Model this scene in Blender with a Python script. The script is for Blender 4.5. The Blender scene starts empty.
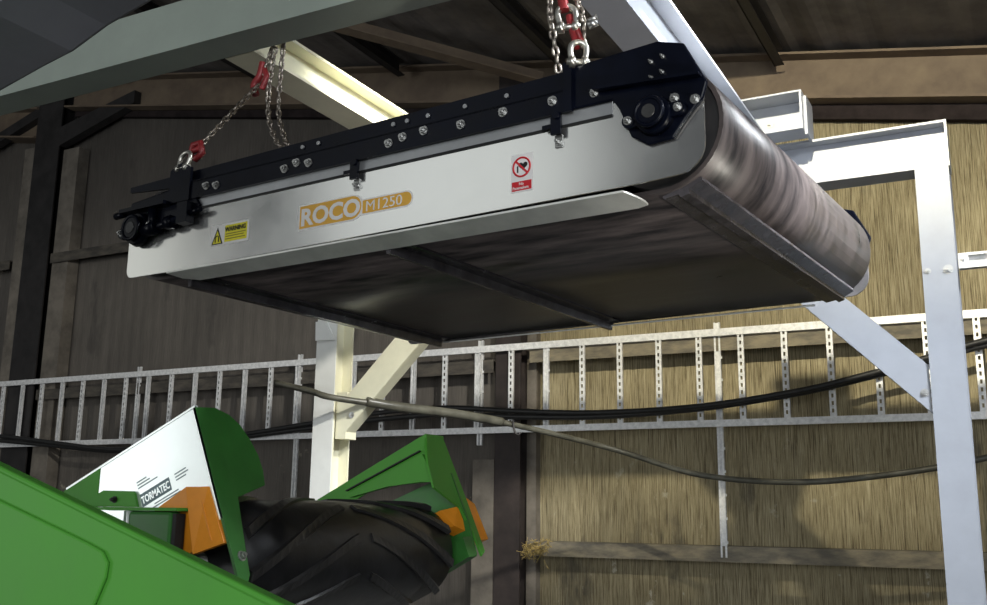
import bpy, bmesh, math, random
from mathutils import Vector, Matrix, Euler
random.seed(7)
S = bpy.context.scene
COL = S.collection
PI = math.pi

# ------------------------------------------------------------------ camera
cam_d = bpy.data.cameras.new('camera')
cam_d.sensor_fit = 'HORIZONTAL'; cam_d.sensor_width = 36.0
cam_d.lens = 1010.55 / 987.0 * 36.0
cam_d.clip_start = 0.05
cam = bpy.data.objects.new('camera', cam_d); COL.objects.link(cam)
YAW, PITCH, ROLL = 0.48691, 0.20658, 0.01274
f_ = Vector((-math.sin(YAW)*math.cos(PITCH), math.cos(YAW)*math.cos(PITCH), math.sin(PITCH)))
r_ = Vector((math.cos(YAW), math.sin(YAW), 0)); u_ = r_.cross(f_)
r2 = r_*math.cos(ROLL) + u_*math.sin(ROLL); u2 = -r_*math.sin(ROLL) + u_*math.cos(ROLL)
m3 = Matrix((r2, u2, -f_)).transposed()
cam.matrix_world = Matrix.Translation((0, 0, 1.6)) @ m3.to_4x4()
S.camera = cam

# ------------------------------------------------------------------ world, lights, exposure
S.view_settings.view_transform = 'Standard'; S.view_settings.look = 'None'
S.view_settings.gamma = 1.0; S.view_settings.use_curve_mapping = False
S.view_settings.exposure = 0.0
w = bpy.data.worlds.new('daylight'); S.world = w; w.use_nodes = True
w.node_tree.nodes['Background'].inputs[0].default_value = (0.80, 0.86, 0.95, 1)
w.node_tree.nodes['Background'].inputs[1].default_value = 0.05

def lamp(name, kind, loc, target, energy, color, **kw):
    d = bpy.data.lights.new(name, kind); d.energy = energy; d.color = color
    for k, v in kw.items(): setattr(d, k, v)
    o = bpy.data.objects.new(name, d); COL.objects.link(o); o.location = loc
    o.rotation_euler = (Vector(target) - Vector(loc)).to_track_quat('-Z', 'Y').to_euler()
    return o
# flood light under the roof toward the back wall, trimmed by an added baffle
FL = (-0.40, 1.10, 4.72)
lamp('flood_light', 'SPOT', FL, (-0.75, 7.2, 3.4), 1350, (1.0, 0.92, 0.70),
     spot_size=math.radians(110), spot_blend=0.3, shadow_soft_size=0.055)
# flood light turned to the left hand post
lamp('flood_light', 'SPOT', (-0.45, 2.95, 3.95), (-3.4, 4.5, 2.25), 650, (1.0, 0.97, 0.88),
     spot_size=math.radians(66), spot_blend=0.4, shadow_soft_size=0.06)
# work light on the floor to the right
lamp('work_light', 'SPOT', (1.3, 1.0, 1.05), (-1.0, 2.65, 3.15), 130, (1.0, 0.95, 0.84),
     spot_size=math.radians(27), spot_blend=0.6, shadow_soft_size=0.06)
# added fill lamp on the right, brightening the roller and the posts
lamp('right_fill_lamp', 'AREA', (1.6, 2.4, 4.1), (-0.9, 3.4, 2.0), 70, (0.90, 0.95, 1.0), shape='DISK', size=0.6, spread=math.radians(66))
# added fill areas behind the camera; the upper two mirror in the steel panel
lamp('panel_fill_light', 'AREA', (-8.1, -5.5, 5.8), (-8.1, 0, 5.4), 36, (0.96, 1.0, 0.98), shape='RECTANGLE', size=4.8, size_y=3.0)
lamp('panel_fill_light', 'AREA', (-16.6, -5.5, 5.8), (-16.0, 0, 5.4), 42, (0.98, 1.0, 0.94), shape='RECTANGLE', size=5.0, size_y=3.0)
lamp('front_fill_light', 'AREA', (-9.0, -5.5, 1.7), (-8.6, 0, 1.7), 170, (0.97, 1.0, 1.0), shape='RECTANGLE', size=4.4, size_y=2.8)
lamp('front_fill_light', 'AREA', (2.0, -4.5, 2.6), (-1.6, 3.0, 1.9), 300, (0.93, 0.97, 1.0), shape='RECTANGLE', size=4.0, size_y=3.0)

# ------------------------------------------------------------------ materials
def mat(name, col, rough=.5, metal=0., var=.12, scale=8., bump=0., stretch=(1, 1, 1), rvar=.1, col2=None, emis=None, coat=0., aniso=False, lo=.35, hi=.65, spec=.5):
    m = bpy.data.materials.new(name); m.use_nodes = True
    nt = m.node_tree; N = nt.nodes; L = nt.links
    b = N['Principled BSDF']
    tc = N.new('ShaderNodeTexCoord'); mp = N.new('ShaderNodeMapping'); mp.inputs['Scale'].default_value = stretch
    L.new(tc.outputs['Object'], mp.inputs[0])
    nz = N.new('ShaderNodeTexNoise'); nz.inputs['Scale'].default_value = scale; nz.inputs['Detail'].default_value = 6
    nz.inputs['Roughness'].default_value = .62
    L.new(mp.outputs[0], nz.inputs['Vector'])
    rp = N.new('ShaderNodeValToRGB')
    rp.color_ramp.elements[0].position = lo; rp.color_ramp.elements[1].position = hi
    c1 = tuple(max(0, c*(1-var)) for c in col) if col2 is None else col2
    c0 = tuple(min(1, c*(1+var)) for c in col) if col2 is None else col
    rp.color_ramp.elements[0].color = (*c1, 1); rp.color_ramp.elements[1].color = (*c0, 1)
    L.new(nz.outputs[0], rp.inputs[0]); L.new(rp.outputs[0], b.inputs['Base Color'])
    mr = N.new('ShaderNodeMapRange'); mr.inputs[3].default_value = max(.02, rough-rvar); mr.inputs[4].default_value = min(1, rough+rvar)
    L.new(nz.outputs[0], mr.inputs[0]); L.new(mr.outputs[0], b.inputs['Roughness'])
    b.inputs['Metallic'].default_value = metal
    b.inputs['Coat Weight'].default_value = coat; b.inputs['Specular IOR Level'].default_value = spec
    if bump:
        bp = N.new('ShaderNodeBump'); bp.inputs['Strength'].default_value = bump; bp.inputs['Distance'].default_value = .01
        L.new(nz.outputs[0], bp.inputs['Height']); L.new(bp.outputs[0], b.inputs['Normal'])
    return m

def wall_mat():
    m = bpy.data.materials.new('fibre_cement_sheet'); m.use_nodes = True
    nt = m.node_tree; N = nt.nodes; L = nt.links; b = N['Principled BSDF']
    tc = N.new('ShaderNodeTexCoord')
    def noise(sc, st, det=5, ro=.6):
        mp = N.new('ShaderNodeMapping'); mp.inputs['Scale'].default_value = st
        L.new(tc.outputs['Object'], mp.inputs[0])
        n = N.new('ShaderNodeTexNoise'); n.inputs['Scale'].default_value = sc; n.inputs['Detail'].default_value = det
        n.inputs['Roughness'].default_value = ro
        L.new(mp.outputs[0], n.inputs['Vector']); return n.outputs[0]
    def ramp(src, stops):
        r = N.new('ShaderNodeValToRGB'); e = r.color_ramp.elements
        while len(e) < len(stops): e.new(.5)
        for el, (p, c) in zip(e, stops):
            el.position = p; el.color = (*c, 1) if len(c) == 3 else c
        L.new(src, r.inputs[0]); return r.outputs[0]
    def mix(mode, fac, a, bb):
        x = N.new('ShaderNodeMix'); x.data_type = 'RGBA'; x.blend_type = mode
        if isinstance(fac, float): x.inputs[0].default_value = fac
        else: L.new(fac, x.inputs[0])
        for s, v in ((6, a), (7, bb)):
            if isinstance(v, tuple): x.inputs[s].default_value = (*v, 1)
            else: L.new(v, x.inputs[s])
        return x.outputs[2]
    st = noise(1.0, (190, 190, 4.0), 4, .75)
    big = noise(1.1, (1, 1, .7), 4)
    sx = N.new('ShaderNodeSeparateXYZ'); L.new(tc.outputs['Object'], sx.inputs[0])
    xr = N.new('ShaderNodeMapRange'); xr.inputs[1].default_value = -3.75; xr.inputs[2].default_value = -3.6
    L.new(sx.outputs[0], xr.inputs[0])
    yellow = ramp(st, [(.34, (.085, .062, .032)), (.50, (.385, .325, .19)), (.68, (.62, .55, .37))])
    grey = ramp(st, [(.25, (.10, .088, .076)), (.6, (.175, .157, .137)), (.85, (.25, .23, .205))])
    base = mix('MIX', xr.outputs[0], grey, yellow)  # right bay yellower and brighter: light put into the colour, split at the column
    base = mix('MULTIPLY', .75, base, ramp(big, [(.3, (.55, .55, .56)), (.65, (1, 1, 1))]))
    # flaked pale patches where the surface has blown off, low on the wall
    fl = noise(7.0, (1, 1, .7), 8, .7)
    flm = ramp(fl, [(.62, (0, 0, 0)), (.68, (1, 1, 1))])
    zr = N.new('ShaderNodeMapRange'); zr.inputs[1].default_value = 2.6; zr.inputs[2].default_value = 1.2
    L.new(sx.outputs[2], zr.inputs[0])
    fm = mix('MULTIPLY', 1.0, flm, zr.outputs[0])
    base = mix('MIX', fm, base, (.58, .54, .42))
    dk = ramp(noise(3.0, (1, 1, .4), 6), [(.32, (1, 1, 1)), (.40, (0, 0, 0))])
    base = mix('MIX', mix('MULTIPLY', 1.0, dk, (.55, .55, .55)), base, (.06, .055, .05))
    L.new(base, b.inputs['Base Color']); b.inputs['Roughness'].default_value = .9
    bp = N.new('ShaderNodeBump'); bp.inputs['Strength'].default_value = .35; bp.inputs['Distance'].default_value = .01
    L.new(st, bp.inputs['Height']); L.new(bp.outputs[0], b.inputs['Normal'])
    return m

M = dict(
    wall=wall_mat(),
    floor=mat('concrete_floor', (.11, .107, .10), .85, 0, .3, 3, .2),
    roof=mat('roof_sheet', (.15, .135, .125), .9, 0, .35, 2.2, .2, (1, 1, 1)),
    dark=mat('dark_painted_steel', (.020, .018, .018), .6, 0, .4, 6, .1),
    brown=mat('rusty_brown_steel', (.19, .145, .10), .8, 0, .35, 4, .2, col2=(.125, .092, .066)),
    girt=mat('dusty_girt_steel', (.30, .26, .18), .85, 0, .3, 6, .2, (1, 1, 3), col2=(.14, .125, .10)),
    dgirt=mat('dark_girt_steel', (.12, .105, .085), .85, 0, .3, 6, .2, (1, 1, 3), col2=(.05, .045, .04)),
    rafter_shade=mat('dull_shade_strip', (.028, .022, .022), .95, 0, .3, 6, spec=.1),  # even dark tone for the shade strip under the rafter
    colgrey=mat('grimy_column_paint', (.17, .15, .125), .8, 0, .3, 5, .1),
    paint=mat('grey_frame_paint', (.34, .36, .405), .42, 0, .05, 6, 0.02),
    cream=mat('cream_frame_paint', (.73, .71, .54), .45, 0, .06, 6, 0.02),
    green_grey=mat('grey_green_frame_paint', (.27, .31, .27), .5, 0, .07, 4, 0.02),
    white=mat('white_frame_paint', (.74, .75, .72), .4, 0, .05, 6, 0.02),
    galv=mat('galvanised_steel', (.88, .89, .89), .42, .15, .18, 30, .05),
    cable=mat('black_cable', (.022, .022, .022), .5, 0, .3, 20),
    hose=mat('grey_hose', (.075, .072, .055), .4, 0, .35, 9),
    obstruction=mat('slate_grey', (.24, .24, .27), .75, 0, .12, 3),
    steel=mat('stainless_panel', (.80, .80, .78), .20, .95, .10, 2.2, 0, (1, 1, 1), rvar=.10),
    back=mat('dark_back_panel', (.16, .15, .15), .55, .3, .3, 8),  # far side panel, darker than the near one
    lip=mat('stainless_lip', (.85, .85, .80), .5, .3, .1, 8),
    strip=mat('dull_grey_steel', (.42, .43, .44), .45, .6, .1, 8),
    black=mat('black_gloss_paint', (.002, .003, .008), .30, 0, .3, 12, .02, spec=.18),
    rubber=mat('dusty_rubber_belt', (.115, .094, .090), .34, 0, .5, 3, .10, (1.2, 5, 1.2), rvar=.16, col2=(.020, .018, .019)),
    cleat=mat('rubber_cleat', (.06, .055, .06), .24, 0, .4, 14, .1),
    lug=mat('chevron_lug_rubber', (.020, .019, .019), .42, 0, .4, 14, .1),
    tread=mat('black_chevron_rubber', (.010, .010, .011), .36, 0, .5, 12, .15),
    bolt=mat('zinc_bolt', (.45, .45, .44), .33, .9, .2, 40),
    shaft=mat('dark_shaft_steel', (.06, .06, .06), .4, .5, .3, 20),
    chain=mat('oiled_chain_steel', (.34, .30, .26), .35, .9, .35, 60),
    shackle=mat('zinc_shackle', (.62, .60, .54), .32, .9, .2, 30),
    red=mat('red_hook_paint', (.26, .022, .025), .4, .1, .3, 30),
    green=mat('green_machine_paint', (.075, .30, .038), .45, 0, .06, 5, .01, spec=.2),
    shaded_green=mat('green_paint_in_shade', (.034, .165, .028), .45, 0, .15, 8),  # darker copy of the machine green, with shade put into the colour
    guard=mat('pale_guard_sheet', (.90, .95, .93), .34, .55, .05, 3),
    orange=mat('orange_paint', (.80, .28, .015), .45, 0, .1, 9),
    ink=mat('black_ink', (.012, .012, .012), .6, 0, .1, 20),
    greyink=mat('grey_ink', (.20, .27, .29), .6, 0, .1, 20),
    yellow=mat('yellow_label', (.80, .72, .02), .5, 0, .05, 20),
    labelw=mat('white_label', (.86, .84, .82), .5, 0, .03, 20),
    labelr=mat('red_label', (.62, .02, .03), .5, 0, .05, 20),
    gold=mat('gold_label', (.78, .43, .06), .5, 0, .05, 20),
    lump=mat('yellow_foam', (.40, .30, .11), .95, 0, .5, 30, .3),
)

# ------------------------------------------------------------------ mesh helpers
class MB:
    def __init__(s): s.bm = bmesh.new()
    def quadloop(s, rings, closed_path=False, cap=True, smooth=False):
        vs = [[s.bm.verts.new(p) for p in r] for r in rings]
        n = len(rings[0]); k = len(rings)
        for i in range(k if closed_path else k-1):
            a = vs[i]; b = vs[(i+1) % k]
            for j in range(n):
                f = s.bm.faces.new((a[j], a[(j+1) % n], b[(j+1) % n], b[j])); f.smooth = smooth
        if cap and not closed_path:
            s.bm.faces.new(vs[0][::-1]); s.bm.faces.new(vs[-1])
        return s
    def prism(s, pts, ext):
        """polygon pts extruded by the vector ext"""
        e = Vector(ext); a = [Vector(p) for p in pts]
        return s.quadloop([a, [p+e for p in a]])
    def box(s, lo, hi):
        x0, y0, z0 = lo; x1, y1, z1 = hi
        return s.prism([(x0, y0, z0), (x1, y0, z0), (x1, y1, z0), (x0, y1, z0)], (0, 0, z1-z0))
    def bar(s, p0, p1, side, up, w, h):
        """rectangular bar from p0 to p1, w along side, h along up (centred)"""
        p0, p1 = Vector(p0), Vector(p1); sd = Vector(side).normalized()*w/2; u = Vector(up).normalized()*h/2
        r = lambda p: [p-sd-u, p+sd-u, p+sd+u, p-sd+u]
        return s.quadloop([r(p0), r(p1)])
    def hbeam(s, p0, p1, flat, w, d, tf=.011, tw=.008):
        """H section: flange width w along `flat`, depth d along the other axis"""
        p0, p1 = Vector(p0), Vector(p1); ax = (p1-p0).normalized()
        fl = Vector(flat).normalized(); dp = ax.cross(fl).normalized()
        for sg in (-1, 1):
            o = dp*sg*(d/2-tf/2); s.bar(p0+o, p1+o, fl, dp, w, tf)
        s.bar(p0, p1, fl, dp, tw, d-2*tf)
        return s
    def tube(s, pts, r, seg=10, smooth=True, closed=False):
        P = [Vector(p) for p in pts]; rings = []; n = len(P)
        prev = None
        for i, p in enumerate(P):
            if closed: t = (P[(i+1) % n]-P[i-1]).normalized()
            else: t = (P[min(i+1, n-1)]-P[max(i-1, 0)]).normalized()
            if prev is None:
                a = Vector((0, 0, 1)) if abs(t.z) < .9 else Vector((1, 0, 0))
                u = t.cross(a).normalized()
            else:
                u = (prev - t*prev.dot(t)).normalized()
            prev = u; v = t.cross(u)
            rr = r[i] if isinstance(r, (list, tuple)) else r
            rings.append([p+(u*math.cos(2*PI*k/seg)+v*math.sin(2*PI*k/seg))*rr for k in range(seg)])
        return s.quadloop(rings, closed_path=closed, smooth=smooth)
    def cyl(s, p0, p1, r, seg=20, r2=None):
        return s.tube([p0, p1], [r, r if r2 is None else r2], seg)
    def disc_ring(s, c, n, R, r, seg=24):
        n = Vector(n).normalized(); a = n.orthogonal().normalized(); b = n.cross(a); c = Vector(c)
        return s.tube([c+(a*math.cos(2*PI*k/seg)+b*math.sin(2*PI*k/seg))*R for k in range(seg)], r, 8, True, True)
    def bolt(s, c, n, r=.010, h=.008):
        """washer with a hexagon head on it"""
        n = Vector(n).normalized(); c = Vector(c)
        s.tube([c, c+n*.003], [r*1.45, r*1.45], 16, False)
        s.tube([c+n*.003, c+n*(.003+h)], [r, r], 6, False)
        s.tube([c+n*(.003+h), c+n*(.003+h+.005)], [r*.55, r*.5], 10, False)
        return s
    def build(s, name, material, parent=None, local=False, bevel=0, smooth_angle=None):
        bmesh.ops.recalc_face_normals(s.bm, faces=s.bm.faces)
        if parent is not None and not local:
            s.bm.transform(wm(parent).inverted())
        me = bpy.data.meshes.new(name); s.bm.to_mesh(me); s.bm.free()
        me.materials.append(material)
        o = bpy.data.objects.new(name, me); COL.objects.link(o)
        if parent is not None: o.parent = parent
        if bevel:
            md = o.modifiers.new('bevel', 'BEVEL'); md.width = bevel; md.segments = 2; md.limit_method = 'ANGLE'
        return o

def wm(o):
    m = Matrix.LocRotScale(o.location, o.rotation_euler, o.scale)
    return wm(o.parent) @ m if o.parent else m

def tag(o, label, cat, group=None, kind=None):
    if label: o['label'] = label
    if cat: o['category'] = cat
    if group: o['group'] = group
    if kind: o['kind'] = kind
    return o
def thing(name, loc, label, cat, rz=0., group=None):
    o = bpy.data.objects.new(name, None); o.empty_display_size = .1; COL.objects.link(o)
    o.location = loc; o.rotation_euler = (0, 0, rz)
    return tag(o, label, cat, group)
def struct(o):
    o['kind'] = 'structure'; return o
def lab(o, label): o['label'] = label; return o

def text_mesh(txt, name, size, mtx, material, parent, depth=.0008, sx=1., bold=0.):
    """lettering as a thin solid on a surface; mtx maps text x,y to the parent's space"""
    c = bpy.data.curves.new(name, 'FONT'); c.body = txt; c.size = size; c.extrude = depth; c.offset = bold
    c.resolution_u = 3
    t = bpy.data.objects.new(name, c); COL.objects.link(t)
    me = bpy.data.meshes.new_from_object(t.evaluated_get(bpy.context.evaluated_depsgraph_get()))
    bpy.data.objects.remove(t)
    me.transform(Matrix.Diagonal((sx, 1, 1, 1))); me.transform(mtx); me.materials.clear(); me.materials.append(material)
    o = bpy.data.objects.new(name, me); COL.objects.link(o); o.parent = parent
    return o

# ================================================================== the building
ROOF = lambda x: 4.73 - .176*x
RAFT = lambda x: 4.69 - .176*x
# back wall: corrugated sheet following the gable slope
mb = MB(); xs = []; x = -13.0
while x < 2.6: xs.append(x); x += .022
cols = []
for x in xs:
    y = 7.26 + .0035*math.cos(2*PI*x/.146)
    cols.append([mb.bm.verts.new((x, y, 0)), mb.bm.verts.new((x, y, ROOF(x)))])
for a, b in zip(cols, cols[1:]):
    f = mb.bm.faces.new((a[0], b[0], b[1], a[1])); f.smooth = True
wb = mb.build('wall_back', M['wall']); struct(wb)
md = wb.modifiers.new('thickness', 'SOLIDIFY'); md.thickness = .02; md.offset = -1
struct(MB().box((-13, -3, -.2), (4, 7.5, 0)).build('floor', M['floor']))
# roof sheets: corrugated across the slope
mb = MB(); rings = []
xs = [-13 + .06*i for i in range(int(15.6/.06)+1)]
rows = []
for x in xs:
    z = ROOF(x) + .010*math.cos(2*PI*x/.24)
    rows.append([mb.bm.verts.new((x, -0.6, z)), mb.bm.verts.new((x, 7.4, z))])
for a, b in zip(rows, rows[1:]):
    mb.bm.faces.new((a[0], b[0], b[1], a[1]))
ro = mb.build('ceiling', M['roof']); struct(ro)
md = ro.modifiers.new('thickness', 'SOLIDIFY'); md.thickness = .02; md.offset = 1

# rafter along the gable
def raft(x0, x1, dz=0, dep=.36):
    mb = MB()
    for y0, y1, a, b in ((7.14, 7.16, 0, -dep), (7.02, 7.24, 0, -.018), (7.02, 7.24, -dep+.018, -dep)):
        mb.prism([(x0, y0, RAFT(x0)+dz+a), (x1, y0, RAFT(x1)+dz+a), (x1, y0, RAFT(x1)+dz+b), (x0, y0, RAFT(x0)+dz+b)], (0, y1-y0, 0))
    return mb
tag(raft(-9.10, 2.4).build('roof_rafter', M['brown']), 'long rusty brown steel rafter running across the top of the back wall', 'rafter')
tag(raft(-12.5, -9.55, -.36).build('roof_rafter', M['brown']), 'short brown steel rafter left of the dark column in the upper left corner', 'rafter')
tag(MB().prism([(-9.08, 7.16, RAFT(-9.08)-.36), (2.4, 7.16, RAFT(2.4)-.36), (2.4, 7.16, RAFT(2.4)-.49), (-9.08, 7.16, RAFT(-9.08)-.42)], (0, .06, 0)).build('shade_strip', M['rafter_shade']), 'dark strip drawn as the shade just below the long brown rafter', 'rafter_shade')  # dark strip drawn for the rafter's shade on the wall top
# purlins
words = ['dark roof purlin above the white channel stub, rightmost of the roof purlins',
         'dark roof purlin beside the upper end of the right lifting chain',
         'dark roof purlin above the middle of the magnet, crossed by the diagonal brace',
         'dark roof purlin just right of the left lifting chains', 'dark roof purlin in the upper left corner of the roof']
for x, wd in zip((-1.38, -3.05, -4.66, -6.3, -8.25), words):
    mb = MB()
    z = ROOF(x) - .025
    mb.box((x-.035, -.55, z-.13), (x-.027, 7.0, z)); mb.box((x-.035, -.55, z-.13), (x+.035, 7.0, z-.122)); mb.box((x-.035, -.55, z-.008), (x+.035, 7.0, z))
    tag(mb.build('roof_purlin', M['dark']), wd, 'purlin')
tag(MB().bar((-6.0, 4.30, 5.60), (-3.30, 6.95, 5.10), (.7, .7, 0), (0.176, 0, 1), .09, .09).bar((-6.0, 4.30, 5.55), (-3.30, 6.95, 5.05), (.7, -.7, 0), (0.176, 0, 1), .12, .012)
    .build('roof_brace', M['brown']), 'brown diagonal brace under the roof behind the left lifting chains', 'brace')
# out-of-view baffle added to cut the flood light off the lower posts
fx, fy, fz = FL
t = thing('light_baffle', (fx, fy, fz), 'unseen black baffle added under the roof to cut the flood light', 'baffle')
mb = MB(); zl = fz-.216; zu = fz+.045
mb.box((fx-.38, fy-.12, zl-.006), (fx+.38, fy+.40, zl)); mb.box((fx-.38, fy-.12, zu), (fx+.38, fy+.40, zu+.006)); mb.box((fx-.206, fy-.12, zl), (fx-.20, fy+.40, zu)); mb.box((fx+.38, fy-.12, zl), (fx+.386, fy+.40, zu)); mb.box((fx-.38, fy-.126, zl), (fx+.38, fy-.12, zu))
mb.build('baffle_box', M['dark'], t)
MB().box((fx-.04, fy-.03, zu+.006), (fx+.04, fy+.03, ROOF(fx))).build('hanger', M['dark'], t)
# columns
def column(x0, x1, ztop, y0=7.04, y1=7.24):
    mb = MB(); xm = (x0+x1)/2
    mb.box((x0, y0, 0), (x0+.016, y1, ztop)); mb.box((x1-.016, y0, 0), (x1, y1, ztop)); mb.box((x0+.016, (y0+y1)/2-.006, 0), (x1-.016, (y0+y1)/2+.006, ztop))
    return mb
t = thing('building_column', (-9.35, 7.14, 0), 'near-black steel column at the left edge of the back wall', 'column')
mb = MB(); mb.hbeam((-9.35, 7.145, 0), (-9.35, 7.145, 6.30), (1, 0, 0), .40, .19, .016, .012); mb.build('shaft', M['dark'], t)
MB().prism([(-9.15, 7.05, 5.50), (-8.05, 7.05, 5.80), (-8.05, 7.05, 5.94), (-9.15, 7.05, 5.72)], (0, .10, 0)).build('haunch', M['dark'], t)
MB().prism([(-9.55, 7.05, 6.02), (-10.9, 7.05, 5.62), (-10.9, 7.05, 5.50), (-9.55, 7.05, 5.90)], (0, .10, 0)).build('haunch', M['dark'], t)
lab(MB().box((-9.72, 7.06, 0), (-9.56, 7.22, 5.55)).build('side_plate', M['colgrey'], t), 'grey brown plate beside the column')
lab(MB().box((-9.10, 7.08, 0), (-8.86, 7.22, 5.45)).build('side_plate', M['colgrey'], t), 'grey brown plate beside the column')
t = thing('building_column', (-3.62, 7.14, 0), 'dark steel column in the middle of the back wall behind the cable ladder', 'column')
mb = MB(); mb.hbeam((-3.60, 7.15, 0), (-3.60, 7.15, 5.30), (1, 0, 0), .22, .18, .014, .010); mb.build('shaft', mat('column_brown_black', (.035, .026, .024), .7, 0, .4, 5), t)
lab(MB().box((-3.91, 7.07, 0), (-3.72, 7.22, 2.02)).build('side_plate', M['colgrey'], t), 'brown grey plate on the lower left of the column')
lab(MB().box((-3.48, 7.16, 0), (-3.40, 7.24, 5.2)).build('side_plate', M['colgrey'], t), 'grey sheet edge beside the column')

# wall girts (Z sections lying on the wall)
def girt(x0, x1, z, lab_, p=.20, h=.10, mt='girt'):
    mb = MB(); y1 = 7.235
    mb.box((x0, y1-p, z-.006), (x1, y1, z+.006))
    mb.box((x0, y1-p, z-h), (x1, y1-p+.008, z-.006))
    return tag(mb.build('wall_girt', M[mt]), lab_, 'girt')
girt(-3.40, 2.3, 1.40, 'dusty beige steel girt low on the right part of the back wall')
girt(-3.40, 2.3, 2.86, 'dusty beige girt on the lit wall just behind the top rail of the cable ladder')
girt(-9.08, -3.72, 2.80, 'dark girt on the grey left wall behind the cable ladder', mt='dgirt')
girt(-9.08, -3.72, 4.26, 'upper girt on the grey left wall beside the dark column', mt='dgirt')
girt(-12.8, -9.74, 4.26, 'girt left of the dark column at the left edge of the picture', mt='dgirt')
# yellow foam-like lump on the girt end, made up of loose strands
mb = MB(); random.seed(3)
for i in range(150):
    c = Vector((-3.40+random.gauss(.06, .05), 7.03+random.gauss(0, .015), 1.35+random.gauss(0, .03)))
    d = Vector((random.gauss(0, 1), random.gauss(0, .6), random.gauss(0, .7))).normalized()*random.uniform(.02, .05)
    mb.tube([c-d, c+d*.2+Vector((0, 0, random.uniform(-.01, .01))), c+d], .0022, 4, False)
tag(mb.build('foam_lump', M['lump']), 'yellow foam-like lump on the left end of the low girt', 'foam', kind='stuff')

# ================================================================== cable ladder on the wall
YT = 7.0
X0, DX = -.50690*7.0 , .043*7.0     # rung grid
t = thing('cable_ladder', (-5.0, YT, 2.22), 'long galvanised cable ladder running level across the back wall', 'cable ladder')
ZT, ZB = 2.888, 2.245
lad = t
for z0, z1 in ((ZT-.026, ZT+.026), (ZB-.026, ZB+.022)):
    mb = MB(); xa, xb = -12.4, 2.2
    mb.box((xa, YT, z0), (xb, YT+.003, z1)); mb.box((xa, YT+.003, z1-.003), (xb, YT+.03, z1)); mb.box((xa, YT+.003, z0), (xb, YT+.03, z0+.003))
    mb.build('side_rail', M['galv'], t)
def slotted(mb, x, y, z0, z1, w=.041, pitch=.05, hole=(.014, .026)):
    """perforated steel strip"""
    sd = (w-hole[0])/2
    mb.box((x-w/2, y, z0), (x-w/2+sd, y+.002, z1)); mb.box((x+w/2-sd, y, z0), (x+w/2, y+.002, z1))
    z = z0
    while z < z1:
        zz = min(z+pitch-hole[1], z1); mb.box((x-hole[0]/2, y, z), (x+hole[0]/2, y+.002, zz)); z += pitch
    for sx in (-1, 1):
        mb.box((x+sx*w/2-.001, y+.002, z0), (x+sx*w/2+.001, y+.021, z1))
def chan(mb, x, y, z0, z1, w=.041):
    """the same strut seen from its open side"""
    for sx in (-1, 1):
        mb.box((x+sx*w/2-.002, y, z0), (x+sx*w/2+.002, y+.021, z1)); mb.box((x+sx*(w/2-.006)-.005, y, z0), (x+sx*(w/2-.006)+.005, y+.002, z1))
    mb.box((x-w/2, y+.019, z0), (x+w/2, y+.021, z1))
    z = z0+.1
    while z < z1: mb.box((x+w/2, y-.003, z-.009), (x+w/2+.012, y+.006, z+.009)); z += .16
for n in range(-29, 16):
    x = X0 + n*DX
    if x < -12.2: continue
    mb = MB()
    if n % 2 and x < -3.2: chan(mb, x, YT+.006, ZB+.022, ZT-.026)
    else: slotted(mb, x, YT+.004, ZB+.022, ZT-.026)
    mb.build('rung', M['galv'], t)
for x, z0, z1 in ((-7.62, 2.20, 2.965), (-5.655, 1.69, 2.965), (-3.835, 2.13, 2.965), (-1.915, 1.33, 2.965)):
    mb = MB(); chan(mb, x, YT+.032, z0, z1)
    mb.build('support_strut', M['galv'], t)

# black cable slung along the ladder
def smooth_path(P, n=8):
    P = [Vector(p) for p in P]; out = []
    for i in range(len(P)-1):
        p0, p1, p2, p3 = P[max(i-1, 0)], P[i], P[i+1], P[min(i+2, len(P)-1)]
        for k in range(n):
            s = k/n
            out.append(.5*((2*p1)+(p2-p0)*s+(2*p0-5*p1+4*p2-p3)*s*s+(3*p1-p0-3*p2+p3)*s**3))
    out.append(P[-1]); return out
Yc = 6.955
cab = [(-11.2, 2.40), (-9.52, 2.29), (-8.6, 2.215), (-7.8, 2.150), (-7.16, 2.170), (-6.14, 2.25), (-5.48, 2.30), (-4.76, 2.355), (-4.09, 2.375), (-3.46, 2.335), (-2.8, 2.315), (-2.04, 2.345), (-1.35, 2.425), (-.9, 2.51), (-.46, 2.61), (-.19, 2.675), (.6, 2.80), (1.6, 2.85)]
t = thing('power_cable', (-5, Yc, 2.2), 'thick black twin power cable sagging in front of the cable ladder', 'cable')
MB().tube(smooth_path([(x, Yc, z) for x, z in cab]), .022, 8).build('cable_core', M['cable'], t)
MB().tube(smooth_path([(x, Yc-.03+.012*math.sin(x*1.7), z+.028+.02*math.sin(x*1.1)) for x, z in cab]), .020, 8).build('cable_core', M['cable'], t)

# ================================================================== the big steel frame
FR = thing('lifting_frame', (-1.9, 4.6, 0), 'grey and cream painted steel gantry frame standing around the hanging magnet', 'steel frame')
P_ = M['paint']
YR, W = 4.67, .137
# rear posts
MB().hbeam((-.279, YR, 0), (-.279, YR, 3.108), (1, 0, 0), W, .15).build('post', P_, FR)
pl_ = MB().hbeam((-3.50, YR, 0), (-3.50, YR, 3.108), (1, 0, 0), W, .16).build('post', M['cream'], FR)
lab(MB().box((-3.570, 4.584, 0), (-3.432, 4.589, 3.10)).build('post_face', M['white'], FR), 'white front face of the left post')
# rear beam: flanges horizontal, web facing the camera
lab(MB().hbeam((-3.57, YR, 3.214), (-.216, YR, 3.214), (0, 1, 0), W, .212).build('beam', P_, FR), 'rear cross beam on the two posts')
MB().box((-.216, YR-W/2, 3.108), (-.206, YR+W/2, 3.320)).build('end_plate', M['white'], FR)
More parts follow.
